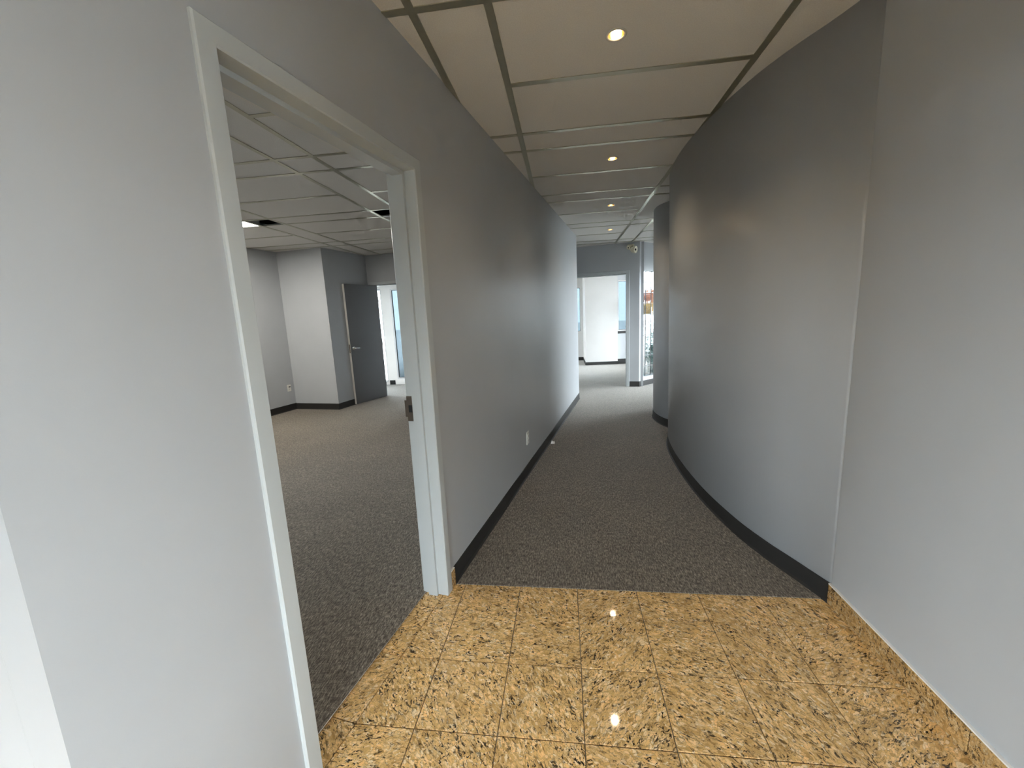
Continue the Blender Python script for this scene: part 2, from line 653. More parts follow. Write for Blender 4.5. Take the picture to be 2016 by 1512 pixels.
BH = 0.10                                    # base height
D0, D1, DZ = 1.015, 1.916, 2.107             # doorway in the long wall
o = wall_boxes(LW, S_NEAR, S_FAR, 0, -TH, -0.02, ZC, [(D0 - 0.022, D1 + 0.022, -0.02, DZ + 0.022)]).build('wall_left', 'wall')
struct(o, 'long grey painted wall with the open doorway, straight side of the passage', 'wall')
tr = door_frame('trim_1', LW, D0, D1, DZ, TH)
struct(tr, 'pale grey steel frame of the large open doorway with a bare strike plate', 'door frame')
# strike plate on the far jamb
sp = MB()
zs0, zs1 = 0.950, 1.078
sp.obox(LW, D1 - 0.0022, D1 + 0.001, -0.098, -0.1345, zs0, zs0 + 0.045)
sp.obox(LW, D1 - 0.0022, D1 + 0.001, -0.098, -0.1345, zs0 + 0.082, zs1)
sp.obox(LW, D1 - 0.0022, D1 + 0.001, -0.098, -0.106, zs0 + 0.045, zs0 + 0.082)
sp.obox(LW, D1 - 0.0022, D1 + 0.001, -0.126, -0.1345, zs0 + 0.045, zs0 + 0.082)
sp.obox(LW, D1 - 0.0022, D1 + 0.004, -0.1345, -0.146, zs0 + 0.022, zs0 + 0.106)
stp = sp.build('strike_plate', 'bronze', tr)
MB().obox(LW, D1 - 0.0010, D1 + 0.0008, -0.106, -0.126, zs0 + 0.045, zs0 + 0.082).build('latch_hole', 'dark', stp)

# base of the long wall: granite stub, then black rubber
c0 = s_at_y(CY, 0.010)
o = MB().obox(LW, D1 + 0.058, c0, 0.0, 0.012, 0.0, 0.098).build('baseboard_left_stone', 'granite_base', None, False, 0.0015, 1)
struct(o, 'short golden granite base piece between the door frame and the black base', 'baseboard')
caulk = MB().obox(LW, D1 + 0.058, c0, 0.0, 0.010, 0.098, 0.104).build('caulk_bead', 'caulk', o)


def rubber_profile(th=0.006):
    return [(0.0, BH), (th * 0.55, BH), (th, BH - 0.006), (th, 0.012), (th + 0.010, 0.002), (th + 0.012, 0.0), (0.0, 0.0)]


def base_along(name, pts, outs, mat='rubber', h=BH, label=None, smooth=False):
    """sweep the cove-base profile along floor points pts with outward normals outs"""
    prof = [(a, b * h / BH) for a, b in rubber_profile()]
    n = len(prof)
    vs, fs = [], []
    for p, q in zip(pts, outs):
        for a, b in prof:
            vs.append((p[0] + q[0] * a, p[1] + q[1] * a, b + 0.001))
    for j in range(len(pts) - 1):
        fs += [[j * n + i, j * n + (i + 1) % n, (j + 1) * n + (i + 1) % n, (j + 1) * n + i] for i in range(n)]
    fs += [list(range(n)), [(len(pts) - 1) * n + i for i in range(n)]]
    o = mesh_obj(name, vs, fs, mat)
    if label:
        struct(o, label, 'baseboard')
    return o


def base_seg(name, fr, s0, s1, label, h=BH):
    d = fr(0, 1) - fr(0, 0)
    return base_along(name, [pt2(fr(s0, 0)), pt2(fr(s1, 0))], [(d.x, d.y), (d.x, d.y)], 'rubber', h, label)


base_seg('baseboard_left', LW, c0, S_FAR, 'black rubber base along the foot of the long straight wall')

# return of the long wall at the near end (the pale sliver at the picture's edge) and the office's near wall
NR, _ = frame_of(LW(S_NEAR, 0), -WN, -WT), 0
o = MB().obox(LW, S_NEAR, S_NEAR + TH, -TH - 0.0005, -5.6, -0.02, ZC).build('wall_near', 'wall')
struct(o, 'pale lit wall face turning the corner at the near end of the long wall', 'wall')

# ------------------------------------------------------------------ right side: flat wall, granite base, serpentine wall
RW = frame_of((RX, 1.95, 0), (0, -1, 0), (-1, 0, 0))
o = wall_boxes(RW, 0, 4.3, 0, -0.15, -0.03, OUT_Z, [(2.25, 4.05, 0.45, 2.60)]).build('wall_right', 'wall')
struct(o, 'flat grey wall above the golden granite base', 'wall')
br = empty('baseboard_right', (RX, 1.5, 0))
struct(br, 'golden granite base stones under the flat grey wall', 'baseboard')
ys = [1.956, 1.86, 1.555, 1.25, 0.945, 0.64, 0.335, 0.03, -0.275]
for i in range(len(ys) - 1):
    y1, y0 = ys[i] - 0.0012, ys[i + 1] + 0.0012
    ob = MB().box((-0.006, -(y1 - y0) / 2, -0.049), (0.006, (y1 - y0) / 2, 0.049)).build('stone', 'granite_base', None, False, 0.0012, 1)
    ob.location = (RX - 0.0062, (y0 + y1) / 2, 0.050)
    keep_parent(ob, br)
keep_parent(MB().box((RX - 0.011, -0.275, 0.0985), (RX - 0.0002, 1.956, 0.105)).build('caulk_bead', 'caulk'), br)


def spline(pts, n):
    """Catmull-Rom through points, n steps a span"""
    P = [Vector(p) for p in pts]
    P = [P[0] * 2 - P[1]] + P + [P[-1] * 2 - P[-2]]
    res = []
    for i in range(1, len(P) - 2):
        for k in range(n):
            t = k / n
            res.append(0.5 * ((2 * P[i]) + (P[i + 1] - P[i - 1]) * t + (2 * P[i - 1] - 5 * P[i] + 4 * P[i + 1] - P[i + 2]) * t * t
                              + (3 * P[i] - P[i - 1] - 3 * P[i + 1] + P[i + 2]) * t ** 3))
    res.append(P[-2])
    return res


low = [(1.256, 1.945), (1.190, 2.144), (1.124, 2.341), (1.062, 2.61), (1.012, 3.057), (1.006, 3.588), (1.030, 4.047), (1.085, 4.42), (1.19, 4.75), (1.36, 5.0)]
top = [(1.256, 1.945), (1.186, 2.150), (1.105, 2.341), (1.024, 2.61), (0.952, 3.057), (0.932, 3.588), (0.973, 4.047), (1.060, 4.42), (1.18, 4.75), (1.36, 5.0)]


def loft_wall(name, low, top, back, label):
    lo, hi = spline(low, 8), spline(top, 8)
    n = len(lo)
    bk = [Vector(p) for p in back]
    L = lo + bk
    U = hi + bk
    m = len(L)
    vs = [(p.x, p.y, -0.02) for p in L] + [(p.x, p.y, ZC) for p in U]
    fs = [[i, (i + 1) % m, m + (i + 1) % m, m + i] for i in range(m)] + [list(range(m)), list(range(m, 2 * m))]
    o = mesh_obj(name, vs, fs, 'wall')
    for p in o.data.polygons:
        if len(p.vertices) == 4 and all((v % m) < n for v in p.vertices):
            p.use_smooth = True
    struct(o, label, 'wall')
    outs = []
    for i in range(n):
        d = (lo[min(i + 1, n - 1)] - lo[max(i - 1, 0)]).normalized()
        outs.append((-d.y, d.x))
    return lo, outs


lo, outs = loft_wall('wall_curved', low, top, [(1.75, 5.0), (1.75, 1.945)], 'large curved grey wall bulging into the passage')
if outs[0][0] > 0:
    outs = [(-a, -b) for a, b in outs]
base_along('baseboard_curved', [(p.x, p.y) for p in lo], outs, 'rubber', BH, 'black rubber base following the large curved wall')

low2 = [(1.42, 4.94), (1.30, 4.99), (1.222, 5.10), (1.180, 5.26), (1.163, 5.42), (1.172, 5.58), (1.22, 5.76), (1.34, 5.93), (1.55, 6.02)]
top2 = [(1.42, 4.94), (1.30, 5.00), (1.212, 5.11), (1.150, 5.24), (1.126, 5.38), (1.142, 5.56), (1.20, 5.76), (1.33, 5.93), (1.55, 6.02)]
lo2, outs2 = loft_wall('wall_curved_second', low2, top2, [(1.75, 6.02), (1.75, 4.94)], 'narrow dark rounded wall end standing behind the large curved wall')
base_along('baseboard_curved_second', [(p.x, p.y) for p in lo2], outs2 if outs2[4][0] < 0 else [(-a, -b) for a, b in outs2], 'rubber', BH, 'black rubber base round the narrow rounded wall end')

# ------------------------------------------------------------------ far end of the passage
FA, FB = (-2.4, 8.56), (1.385, 7.865)        # far wall; corner with the glass blocks at FB
FW, FL = seg_frame(FA, FB)                   # normal points back to the lens
if (FW(0, 1) - FW(0, 0)).y > 0:
    FW, FL = seg_frame(FA, FB, True)
fs_a = (Vector((0.300, 8.073, 0)) - FW(0, 0)).length      # doorway edges along the far wall
fs_b = (Vector((1.125, 7.915, 0)) - FW(0, 0)).length
fr0, fr1 = fs_a - 0.06, fs_b + 0.035
o = wall_boxes(FW, 0, FL, 0, -TH, -0.02, ZC, [(fr0 - 0.022, fr1 + 0.022, -0.02, 2.101 + 0.022)]).build('wall_far', 'wall')
struct(o, 'grey end wall of the passage with a doorway into a bright room', 'wall')
tr2 = door_frame('trim_2', FW, fr0, fr1, 2.101, TH)
struct(tr2, 'grey steel frame of the doorway at the end of the passage', 'door frame')
MB().obox(FW, fr1 - 0.018, fr1 - 0.0155, -0.06, -0.085, 0.24, 0.36).build('strike_plate', 'bronze', tr2)
base_seg('baseboard_far', FW, fr1 + 0.056, FL, 'short black base between the end doorway and the glass blocks')
base_seg('baseboard_far_side', FW, 0.1, fr0 - 0.056, 'black base of the end wall beyond the long wall')

# glass block window, turned 45 degrees
GA, GB = (1.385, 7.865), (2.74, 9.22)
GW, GL = seg_frame(GA, GB)
if (GW(0, 1) - GW(0, 0)).x < 0:
    GW, GL = seg_frame(GA, GB, True)
g0, gz0, gz1 = 0.105, 0.165, 2.135
bw, bh_ = 0.1785, (gz1 - gz0) / 10
ncol = 8
o = wall_boxes(GW, 0, GL, 0, -0.14, -0.02, ZC, [(g0, g0 + bw * ncol, gz0, gz1)]).build('wall_far_angled', 'wall')
struct(o, 'blue-lit angled wall holding the glass blocks', 'wall')
base_seg('baseboard_far_angled', GW, 0.0, GL, 'dark base under the glass block panel')
wg = empty('window_1', GW(g0 + bw * ncol / 2, -0.07, gz0))
struct(wg, 'panel of wavy glass blocks glowing with daylight at the end of the passage', 'window')
mort = MB()
jw = 0.0035
for i in range(ncol + 1):
    mort.obox(GW, g0 + i * bw - jw, g0 + i * bw + jw, -0.064, -0.076, gz0, gz1)
for j in range(11):
    mort.obox(GW, g0, g0 + bw * ncol, -0.064, -0.076, gz0 + j * bh_ - jw, gz0 + j * bh_ + jw)
keep_parent(mort.build('mortar_joints', 'mortar'), wg)
blk_me = None
for j in range(10):
    for i in range(ncol):
        ctr = GW(g0 + (i + 0.5) * bw, -0.07, gz0 + (j + 0.5) * bh_)
        if blk_me is None:
            hw, hh, hd = bw / 2 - jw, bh_ / 2 - jw, 0.014
            ex, ey = Vector(GW(1, 0) - GW(0, 0)), Vector(GW(0, 1) - GW(0, 0))
            vs = []
            for sgn in (-1, 1):
                for (a, b, dpt) in ((1, 1, 0.86), (0.92, 0.93, 1.0)):
                    for (u, w) in ((-1, -1), (1, -1), (1, 1), (-1, 1)):
                        vs.append(ex * (u * hw * a) + ey * (sgn * hd * dpt) + Vector((0, 0, w * hh * b)))
            fs = []
            for L in (0, 8):
                fs += [[L + k, L + (k + 1) % 4, L + 4 + (k + 1) % 4, L + 4 + k] for k in range(4)] + [[L + 4, L + 5, L + 6, L + 7]]
            fs += [[k, (k + 1) % 4, 8 + (k + 1) % 4, 8 + k] for k in range(4)]
            ob = mesh_obj('glass_block', vs, fs, 'block')
            blk_me = ob.data
        else:
            ob = bpy.data.objects.new('glass_block', blk_me)
            col.objects.link(ob)
        ob.location = ctr
        keep_parent(ob, wg)

# walls that close the recess behind the curves
o = MB().box((1.6, 6.0, -0.02), (2.9, 6.14, ZC)).build('wall_recess', 'wall')
struct(o, 'grey wall closing the recess behind the curved walls', 'wall')
RS = frame_of((2.74, 6.0, 0), (0, 1, 0), (-1, 0, 0))
o = wall_boxes(RS, 0, 3.3, 0, -0.14, -0.02, OUT_Z, [(0.45, 2.75, 0.03, 2.25)]).build('wall_recess_side', 'wall')
struct(o, 'grey side wall of the recess beside the glass blocks', 'wall')


# ------------------------------------------------------------------ windows
def window(name, fr, s0, s1, z0, z1, o0, label, glass='clear', mull=(), fw=0.05, fd=0.06, frame='alu', gasket=True):
    root = empty(name, fr((s0 + s1) / 2, o0, z0))
    struct(root, label, 'window')
    mb = MB()
    mb.obox(fr, s0, s0 + fw, o0, o0 - fd, z0, z1)
    mb.obox(fr, s1 - fw, s1, o0, o0 - fd, z0, z1)
    mb.obox(fr, s0 + fw, s1 - fw, o0, o0 - fd, z0, z0 + fw)
    mb.obox(fr, s0 + fw, s1 - fw, o0, o0 - fd, z1 - fw, z1)
    xs = [s0 + fw] + [v for m_ in mull for v in (m_ - fw / 2, m_ + fw / 2)] + [s1 - fw]
    for m_ in mull:
        mb.obox(fr, m_ - fw / 2, m_ + fw / 2, o0, o0 - fd, z0 + fw, z1 - fw)
    keep_parent(mb.build('window_frame', frame), root)
    for a, b in zip(xs[0::2], xs[1::2]):
        keep_parent(MB().obox(fr, a, b, o0 - fd / 2 - 0.003, o0 - fd / 2 + 0.003, z0 + fw, z1 - fw).build('pane', glass), root)
        if gasket:
            gk = MB()
            g = 0.008
            for (a2, b2, c2, d2) in ((a, a + g, z0 + fw, z1 - fw), (b - g, b, z0 + fw, z1 - fw), (a, b, z0 + fw, z0 + fw + g), (a, b, z1 - fw - g, z1 - fw)):
                gk.obox(fr, a2, b2, o0 - fd / 2 + 0.003, o0 - fd / 2 + 0.016, c2, d2)
            keep_parent(gk.build('gasket', 'alu_dark'), root)
    return root


def portal(name, fr, s0, s1, z0, z1, o, inward=1):
    """tells the renderer where daylight enters (gives no light of its own)"""
    L = bpy.data.lights.new(name, 'AREA')
    L.shape = 'RECTANGLE'
    L.size, L.size_y = abs(s1 - s0), z1 - z0
    L.cycles.is_portal = True
    ob = bpy.data.objects.new(name, L)
    col.objects.link(ob)
    n = (fr(0, 1) - fr(0, 0)) * inward
    ob.location = fr((s0 + s1) / 2, o, (z0 + z1) / 2)
    ob.rotation_euler = (n).to_track_quat('-Z', 'Z').to_euler()
    return ob


window('window_11', RS, 0.45, 2.75, 0.03, 2.25, -0.04, 'glazed side door and sidelight of the recess', 'clear', (1.5,), 0.06)
portal('recess_daylight', RS, 0.45, 2.75, 0.03, 2.25, -0.2)
# entrance glazing beside and behind the lens
window('window_10', RW, 2.25, 4.05, 0.45, 2.60, -0.04, 'unseen tall glazing beside the entrance, placed to light the long wall', 'clear', (3.2,), 0.06)  # out of view, placed and sized for the light on the long wall
portal('entrance_side_daylight', RW, 2.25, 4.05, 0.45, 2.60, -0.2)
EW = frame_of((-4.6, -2.3, 0), (1, 0, 0), (0, 1, 0))
o = wall_boxes(EW, 0, 6.0, 0, -0.15, -0.05, OUT_Z, [(2.4, 5.4, 0.02, 1.75)]).build('wall_entrance', 'wall')
struct(o, 'grey wall round the entrance glazing', 'wall')
window('window_2', EW, 2.4, 5.4, 0.02, 1.75, -0.04, 'wide entrance glazing', 'clear', (3.6, 4.4), 0.06)
portal('entrance_daylight', EW, 2.4, 5.4, 0.02, 1.75, -0.2)
EL = frame_of((-4.6, -2.3, 0), (0, 1, 0), (1, 0, 0))
o = MB().obox(EL, 0, 4.0, 0, -0.15, -0.05, OUT_Z).build('wall_entrance_side', 'wall')
struct(o, 'grey side wall of the entrance hall', 'wall')

# bright room behind the end doorway
PX0, PX1, PY = 0.572, 1.425, 11.235
o = MB().prism([(PX0, PY), (PX1, PY + 0.05), (PX1, 12.6), (PX0 - 0.004, 12.6)], -0.02, ZC).build('wall_pier', 'white')
struct(o, 'bright white pier standing between two windows in the room beyond the end doorway', 'wall')
o = base_along('baseboard_pier', [(PX0, 12.42), (PX0, PY), (PX1, PY + 0.05), (PX1, PY + 0.16)], [(-1, 0), (-0.7, -1.0), (0.7, -1.0), (1, 0)], 'rubber', 0.085, 'dark base round the foot of the white pier')
# window wall left of the pier
WL = frame_of((-2.4, 12.44, 0), (1, 0, 0), (0, -1, 0))
o = wall_boxes(WL, -0.1, 2.975, 0, -0.15, -0.02, OUT_Z, [(0.4, 2.925, 0.84, 2.17)]).build('wall_window_far', 'white')
struct(o, 'white wall with the window left of the white pier', 'wall')
window('window_3', WL, 0.4, 2.925, 0.84, 2.17, -0.05, 'pale blue window seen as a sliver left of the white pier', 'blue', (1.3, 2.2), 0.035)
base_seg('baseboard_window_far', WL, 0, 2.972, 'black base under the window left of the white pier')
# window wall right of the pier
WR, wl = seg_frame((PX1 - 0.0, PY + 0.10), (1.95, PY + 0.22))
if (WR(0, 1) - WR(0, 0)).y > 0:
    WR, wl = seg_frame((PX1, PY + 0.10), (1.95, PY + 0.22), True)
o = wall_boxes(WR, 0.0, wl, 0, -0.15, -0.02, OUT_Z, [(0.02, wl - 0.06, 0.89, 2.225)]).build('wall_window_far_side', 'wall')
struct(o, 'grey wall with the window right of the white pier', 'wall')
window('window_4', WR, 0.02, wl - 0.06, 0.89, 2.225, -0.05, 'pale blue window right of the white pier', 'blue', (), 0.03)
o = MB().obox(WR, 0.0, wl, 0.03, -0.10, 0.825, 0.888).build('window_4_sill', 'rubber')
struct(o, 'black sill under the window right of the white pier', 'window sill')
base_seg('baseboard_window_far_side', WR, 0.0, wl, 'black base under the window right of the white pier', 0.14)
# right and left boundary of the bright room (unseen tall clear glazing, added to brighten the room)
BR, bl = seg_frame((1.405, 7.90), (1.95, PY + 0.22))
if (BR(0, 1) - BR(0, 0)).x > 0:
    BR, bl = seg_frame((1.405, 7.90), (1.95, PY + 0.22), True)
o = wall_boxes(BR, 0.0, bl + 0.1, 0, -0.06, -0.02, OUT_Z, [(0.35, bl - 0.15, 0.05, 2.55)]).build('wall_bright_room_side', 'wall')
struct(o, 'side wall of the bright room with unseen added glazing', 'wall')
window('window_5', BR, 0.35, bl - 0.15, 0.05, 2.55, -0.01, 'unseen tall side glazing added to brighten the room', 'clear', (1.6,), 0.05, 0.04)
portal('bright_room_daylight', BR, 0.35, bl - 0.15, 0.05, 2.55, -0.15)
portal('window_daylight_far', WL, 0.4, 2.925, 0.84, 2.17, -0.17)
BL = frame_of((-2.4, 8.4, 0), (0, 1, 0), (1, 0, 0))
o = wall_boxes(BL, -1.5, 4.2, 0, -0.12, -0.02, OUT_Z, [(0.6, 3.9, 0.05, 2.55)]).build('wall_bright_room_left', 'wall')
struct(o, 'second side wall of the bright room with unseen added glazing', 'wall')
window('window_6', BL, 0.6, 3.9, 0.05, 2.55, -0.04, 'second unseen tall glazing added to brighten the room', 'clear', (2.2,), 0.05)  # unseen as well, added to let more sky into the room
portal('bright_room_daylight_second', BL, 0.6, 3.9, 0.05, 2.55, -0.15)
portal('glass_block_daylight', GW, g0, g0 + bw * ncol, gz0, gz1, -0.2)

# ------------------------------------------------------------------ side office behind the long wall
P2 = Vector((-4.660, 6.455, 0))
P1 = P2 - Vector((0.21, 0.975, 0)) * 5.4
P3 = P2 + Vector((0.992, -0.135, 0)).normalized() * 0.868
P4 = P3 + Vector((0.200, 0.98, 0)).normalized() * 1.075
PB = LW(6.86, -TH)                            # office back wall meets the long wall
OL, ol = seg_frame(pt2(P1), pt2(P2))
if (OL(0, 1) - OL(0, 0)).x < 0:
    OL, ol = seg_frame(pt2(P1), pt2(P2), True)
o = wall_boxes(OL, -0.4, ol + 0.15, 0, -0.15, -0.02, OUT_Z, [(0.4, 2.5, 0.9, 2.3)]).build('wall_office_side', 'wall')
struct(o, 'grey side wall of the office with a small white outlet', 'wall')
window('window_9', OL, 0.4, 2.5, 0.9, 2.3, -0.05, 'wide window in the near part of the office side wall', 'clear', (1.45,), 0.05)
portal('office_daylight', OL, 0.4, 2.5, 0.9, 2.3, -0.2)
base_seg('baseboard_office_side', OL, 0, ol, 'black base along the office side wall', 0.11)
o = MB().prism([pt2(P2), pt2(P3), pt2(P4), pt2(P4 + Vector((-0.9, 0.14, 0)))], -0.02, ZC).build('wall_office_jut', 'wall')
struct(o, 'jutting grey wall corner in the office, one face lit and one in deep shade', 'wall')
_n1 = Vector((P3.y - P2.y, -(P3.x - P2.x), 0)).normalized()
_n2 = Vector((P4.y - P3.y, -(P4.x - P3.x), 0)).normalized()
_mid = (_n1 + _n2) / (1 + _n1.dot(_n2))
base_along('baseboard_office_jut', [pt2(P2), pt2(P3), pt2(P4)], [pt2(_n1), pt2(_mid), pt2(_n2)], 'rubber', 0.105, 'black base round the jutting office wall corner')
OB, obl = seg_frame(pt2(P4 + (P4 - PB).normalized() * 0.9), pt2(PB))
if (OB(0, 1) - OB(0, 0)).y > 0:
    OB, obl = seg_frame(pt2(P4 + (P4 - PB).normalized() * 0.9), pt2(PB), True)
d0 = 0.9 + 0.105
d1 = d0 + 0.86
o = wall_boxes(OB, 0, obl, 0, -TH, -0.02, ZC, [(d0 - 0.022, d1 + 0.022, -0.02, 2.107 + 0.022)]).build('wall_office_back', 'wall')
struct(o, 'dark back wall of the office with a doorway', 'wall')
tr3 = door_frame('trim_3', OB, d0, d1, 2.107, TH)
struct(tr3, 'steel frame of the office doorway behind the open dark door', 'door frame')
base_seg('baseboard_office_back', OB, d1 + 0.056, obl, 'black base along the office back wall')

# open door leaf, hinged on the left jamb of that doorway
hinge = Vector((-3.430, 7.425, 0))
free = Vector((-3.678, 6.702, 0))
dt = (free - hinge).normalized()
dn_ = Vector((dt.y, -dt.x, 0))
if dn_.y > 0 and dn_.x < 0:
    dn_ = -dn_
if dn_.x < 0:
    dn_ = -dn_                                # face turned to the office
dl = (free - hinge).length
DR = frame_of(hinge, dt, dn_)
door = empty('door_1', hinge)
struct(door, 'dark grey door standing open in the office with a pale latch edge and lever handle', 'door')
keep_parent(MB().obox(DR, 0.0, dl - 0.0015, 0, -0.044, 0.012, 2.098).build('leaf', 'doorleaf'), door)
eg = keep_parent(MB().obox(DR, dl - 0.0015, dl, -0.001, -0.043, 0.012, 2.098).build('latch_edge', 'dooredge'), door)  # edge coloured paler than the leaf
eg['label'] = 'pale latch edge'
fp = MB().obox(DR, dl, dl + 0.002, -0.010, -0.034, 0.92, 1.07).build('latch_plate', 'bronze')
keep_parent(fp, door)
hz = 1.0
hs = dl - 0.065
hd_ = MB()
hd_.lathe([(0.030, 0.0), (0.030, 0.006), (0.024, 0.012), (0.011, 0.014), (0.011, 0.050), (0.0, 0.052)], DR(hs, 0, hz), DR(0, 1) - DR(0, 0), 18)
hd_.tube([DR(hs, 0.045, hz), DR(hs - 0.03, 0.050, hz), DR(hs - 0.08, 0.050, hz - 0.002), DR(hs - 0.115, 0.044, hz - 0.004)], [0.010, 0.010, 0.009, 0.007], 10)
hdo = keep_parent(hd_.build('handle', 'chrome', None, True), door)
hdo['label'] = 'chrome lever handle'
for hzz in (0.25, 1.05, 1.85):
    keep_parent(MB().lathe([(0.007, -0.05), (0.007, 0.05)], DR(-0.004, 0.004, hzz), (0, 0, 1), 10).build('hinge', 'chrome'), door)

# room behind that door: glazed front
SF = frame_of((-4.6, 8.82, 0), (1, 0, 0), (0, -1, 0))
o = wall_boxes(SF, 0, 2.3, 0, -0.12, -0.02, OUT_Z, [(0.02, 0.600, 0.06, 2.15), (0.815, 1.30, 0.125, 2.135), (1.36, 2.25, 0.125, 2.3)]).build('wall_storefront', 'bright_white')
struct(o, 'pale wall round the tall windows beyond the office door', 'wall')
window('window_7', SF, 0.815, 1.30, 0.125, 2.135, 0.0, 'tall pale blue window beyond the open office door', 'blue', (), 0.032)
window('window_12', SF, 1.36, 2.25, 0.125, 2.3, -0.03, 'unseen clear window added to brighten the room beyond the office door', 'clear', (), 0.032)  # hidden by the jamb, added so the room gets more daylight
window('window_8', SF, 0.02, 0.600, 0.06, 2.15, -0.03, 'bright strip of glazing beside the open office door', 'clear', (), 0.03, 0.05)
base_seg('baseboard_storefront', SF, 0.625, 0.755, 'short black base on the pier beside the tall window')
SS = frame_of((-4.6, 7.2, 0), (0, 1, 0), (1, 0, 0))
o = wall_boxes(SS, 0, 1.8, 0, -0.15, -0.02, OUT_Z, [(0.3, 1.5, 0.1, 2.3)]).build('wall_storefront_side', 'wall')
window('window_13', SS, 0.3, 1.5, 0.1, 2.3, -0.04, 'side window added to light the pier beyond the office door', 'clear', (), 0.05)  # added so that daylight reaches the face of the pier
portal('storefront_side_daylight', SS, 0.3, 1.5, 0.1, 2.3, -0.2)
struct(o, 'side wall of the room beyond the office door', 'wall')
o = wall_boxes(frame_of((-2.3, 7.1, 0), (0, 1, 0), (-1, 0, 0)), 0, 1.85, 0, -0.1, -0.02, OUT_Z, []).build('wall_storefront_end', 'wall')
struct(o, 'end wall of the room beyond the office door', 'wall')
portal('storefront_daylight', SF, 0.02, 2.2, 0.06, 2.15, -0.2)

# ------------------------------------------------------------------ ceiling: 1.5 m module of panels, narrow strips and metal tees
ceil = empty('ceiling', (0, 4, ZC))
struct(ceil, 'suspended ceiling of greige panels in a metal grid', 'ceiling')
XA = {k: -0.5625 + 1.503 * k for k in range(-4, 3)}
XB = {k: -0.2605 + 1.503 * k for k in range(-4, 3)}
XA[1], XB[1] = 0.9585, 1.2430
YL = {m_: 1.760 + 1.505 * m_ for m_ in range(-2, 8)}
TW = 0.017                                    # half a tee
PT = 0.015
lights_xy = [(0.2577, 2.0694), (0.4164, 3.5862), (0.5713, 5.086), (0.7199, 6.5564), (0.10, 0.560)]
dark_cells = {(-2, 1), (-1, 1)}               # open squares, black plenum behind
light_cell = (-3, 1)                          # fluorescent in this panel bay, 0.3 m band
panel_cache = {}


def ceiling_panel(x0, x1, y0, y1, hole=None):
    w, d = x1 - x0 - 0.004, y1 - y0 - 0.004
    cx, cy = (x0 + x1) / 2, (y0 + y1) / 2
    if hole is None:
        key = (round(w, 3), round(d, 3))
        if key not in panel_cache:
            o = MB().box((-w / 2, -d / 2, 0), (w / 2, d / 2, PT)).build('panel', 'ctile')
            panel_cache[key] = o.data
        else:
            o = bpy.data.objects.new('panel', panel_cache[key])
            col.objects.link(o)
    else:
        hx, hy = hole[0] - cx, hole[1] - cy
        seg, R_ = 24, 0.036
        ring = [(hx + R_ * math.cos(2 * math.pi * i / seg), hy + R_ * math.sin(2 * math.pi * i / seg)) for i in range(seg)]

        def edge(px, py):
            dx, dy = px - hx, py - hy
            ks = []
            if dx > 1e-9: ks.append((w / 2 - hx) / dx)
            if dx < -1e-9: ks.append((-w / 2 - hx) / dx)
            if dy > 1e-9: ks.append((d / 2 - hy) / dy)
            if dy < -1e-9: ks.append((-d / 2 - hy) / dy)
            k = min(ks)
            return (hx + dx * k, hy + dy * k)
        outer = [edge(*p) for p in ring]
        corners = [(w / 2, d / 2), (-w / 2, d / 2), (-w / 2, -d / 2), (w / 2, -d / 2)]
        vs, fs = [], []
        for z in (0, PT):
            vs += [(p[0], p[1], z) for p in ring] + [(p[0], p[1], z) for p in outer] + [(p[0], p[1], z) for p in corners]
        K = 2 * seg + 4

        def cidx(p, q):
            for ci, c in enumerate(corners):
                if (abs(p[0] - c[0]) < 1e-6 and abs(q[1] - c[1]) < 1e-6) or (abs(p[1] - c[1]) < 1e-6 and abs(q[0] - c[0]) < 1e-6):
                    same = abs(p[0] - q[0]) < 1e-6 or abs(p[1] - q[1]) < 1e-6
                    if not same:
                        return ci
            return None
        for zi in (0, 1):
            b = zi * K
            for i in range(seg):
                k = (i + 1) % seg
                ci = cidx(outer[i], outer[k])
                f = [b + i, b + seg + i] + ([b + 2 * seg + ci] if ci is not None else []) + [b + seg + k, b + k]
                fs.append(f)
        for i in range(seg):
            k = (i + 1) % seg
            fs.append([i, k, K + k, K + i])
        o = mesh_obj('panel', vs, fs, 'ctile')
    o.location = (cx, cy, ZC)
    return keep_parent(o, ceil)


def has_light(x0, x1, y0, y1):
    for L in lights_xy:
        if x0 < L[0] < x1 and y0 < L[1] < y1:
            return L
    return None


tee_cache = {}


def tee(x0, x1, y0, y1, name):
    key = (round(x1 - x0, 3), round(y1 - y0, 3))
    if key not in tee_cache:
        w, d = x1 - x0, y1 - y0
        mb = MB().box((-w / 2, -d / 2, -0.004), (w / 2, d / 2, -0.0005))
        o = mb.build(name, 'tee')
        tee_cache[key] = o.data
    else:
        o = bpy.data.objects.new(name, tee_cache[key])
        col.objects.link(o)
    o.location = ((x0 + x1) / 2, (y0 + y1) / 2, ZC)
    return keep_parent(o, ceil)


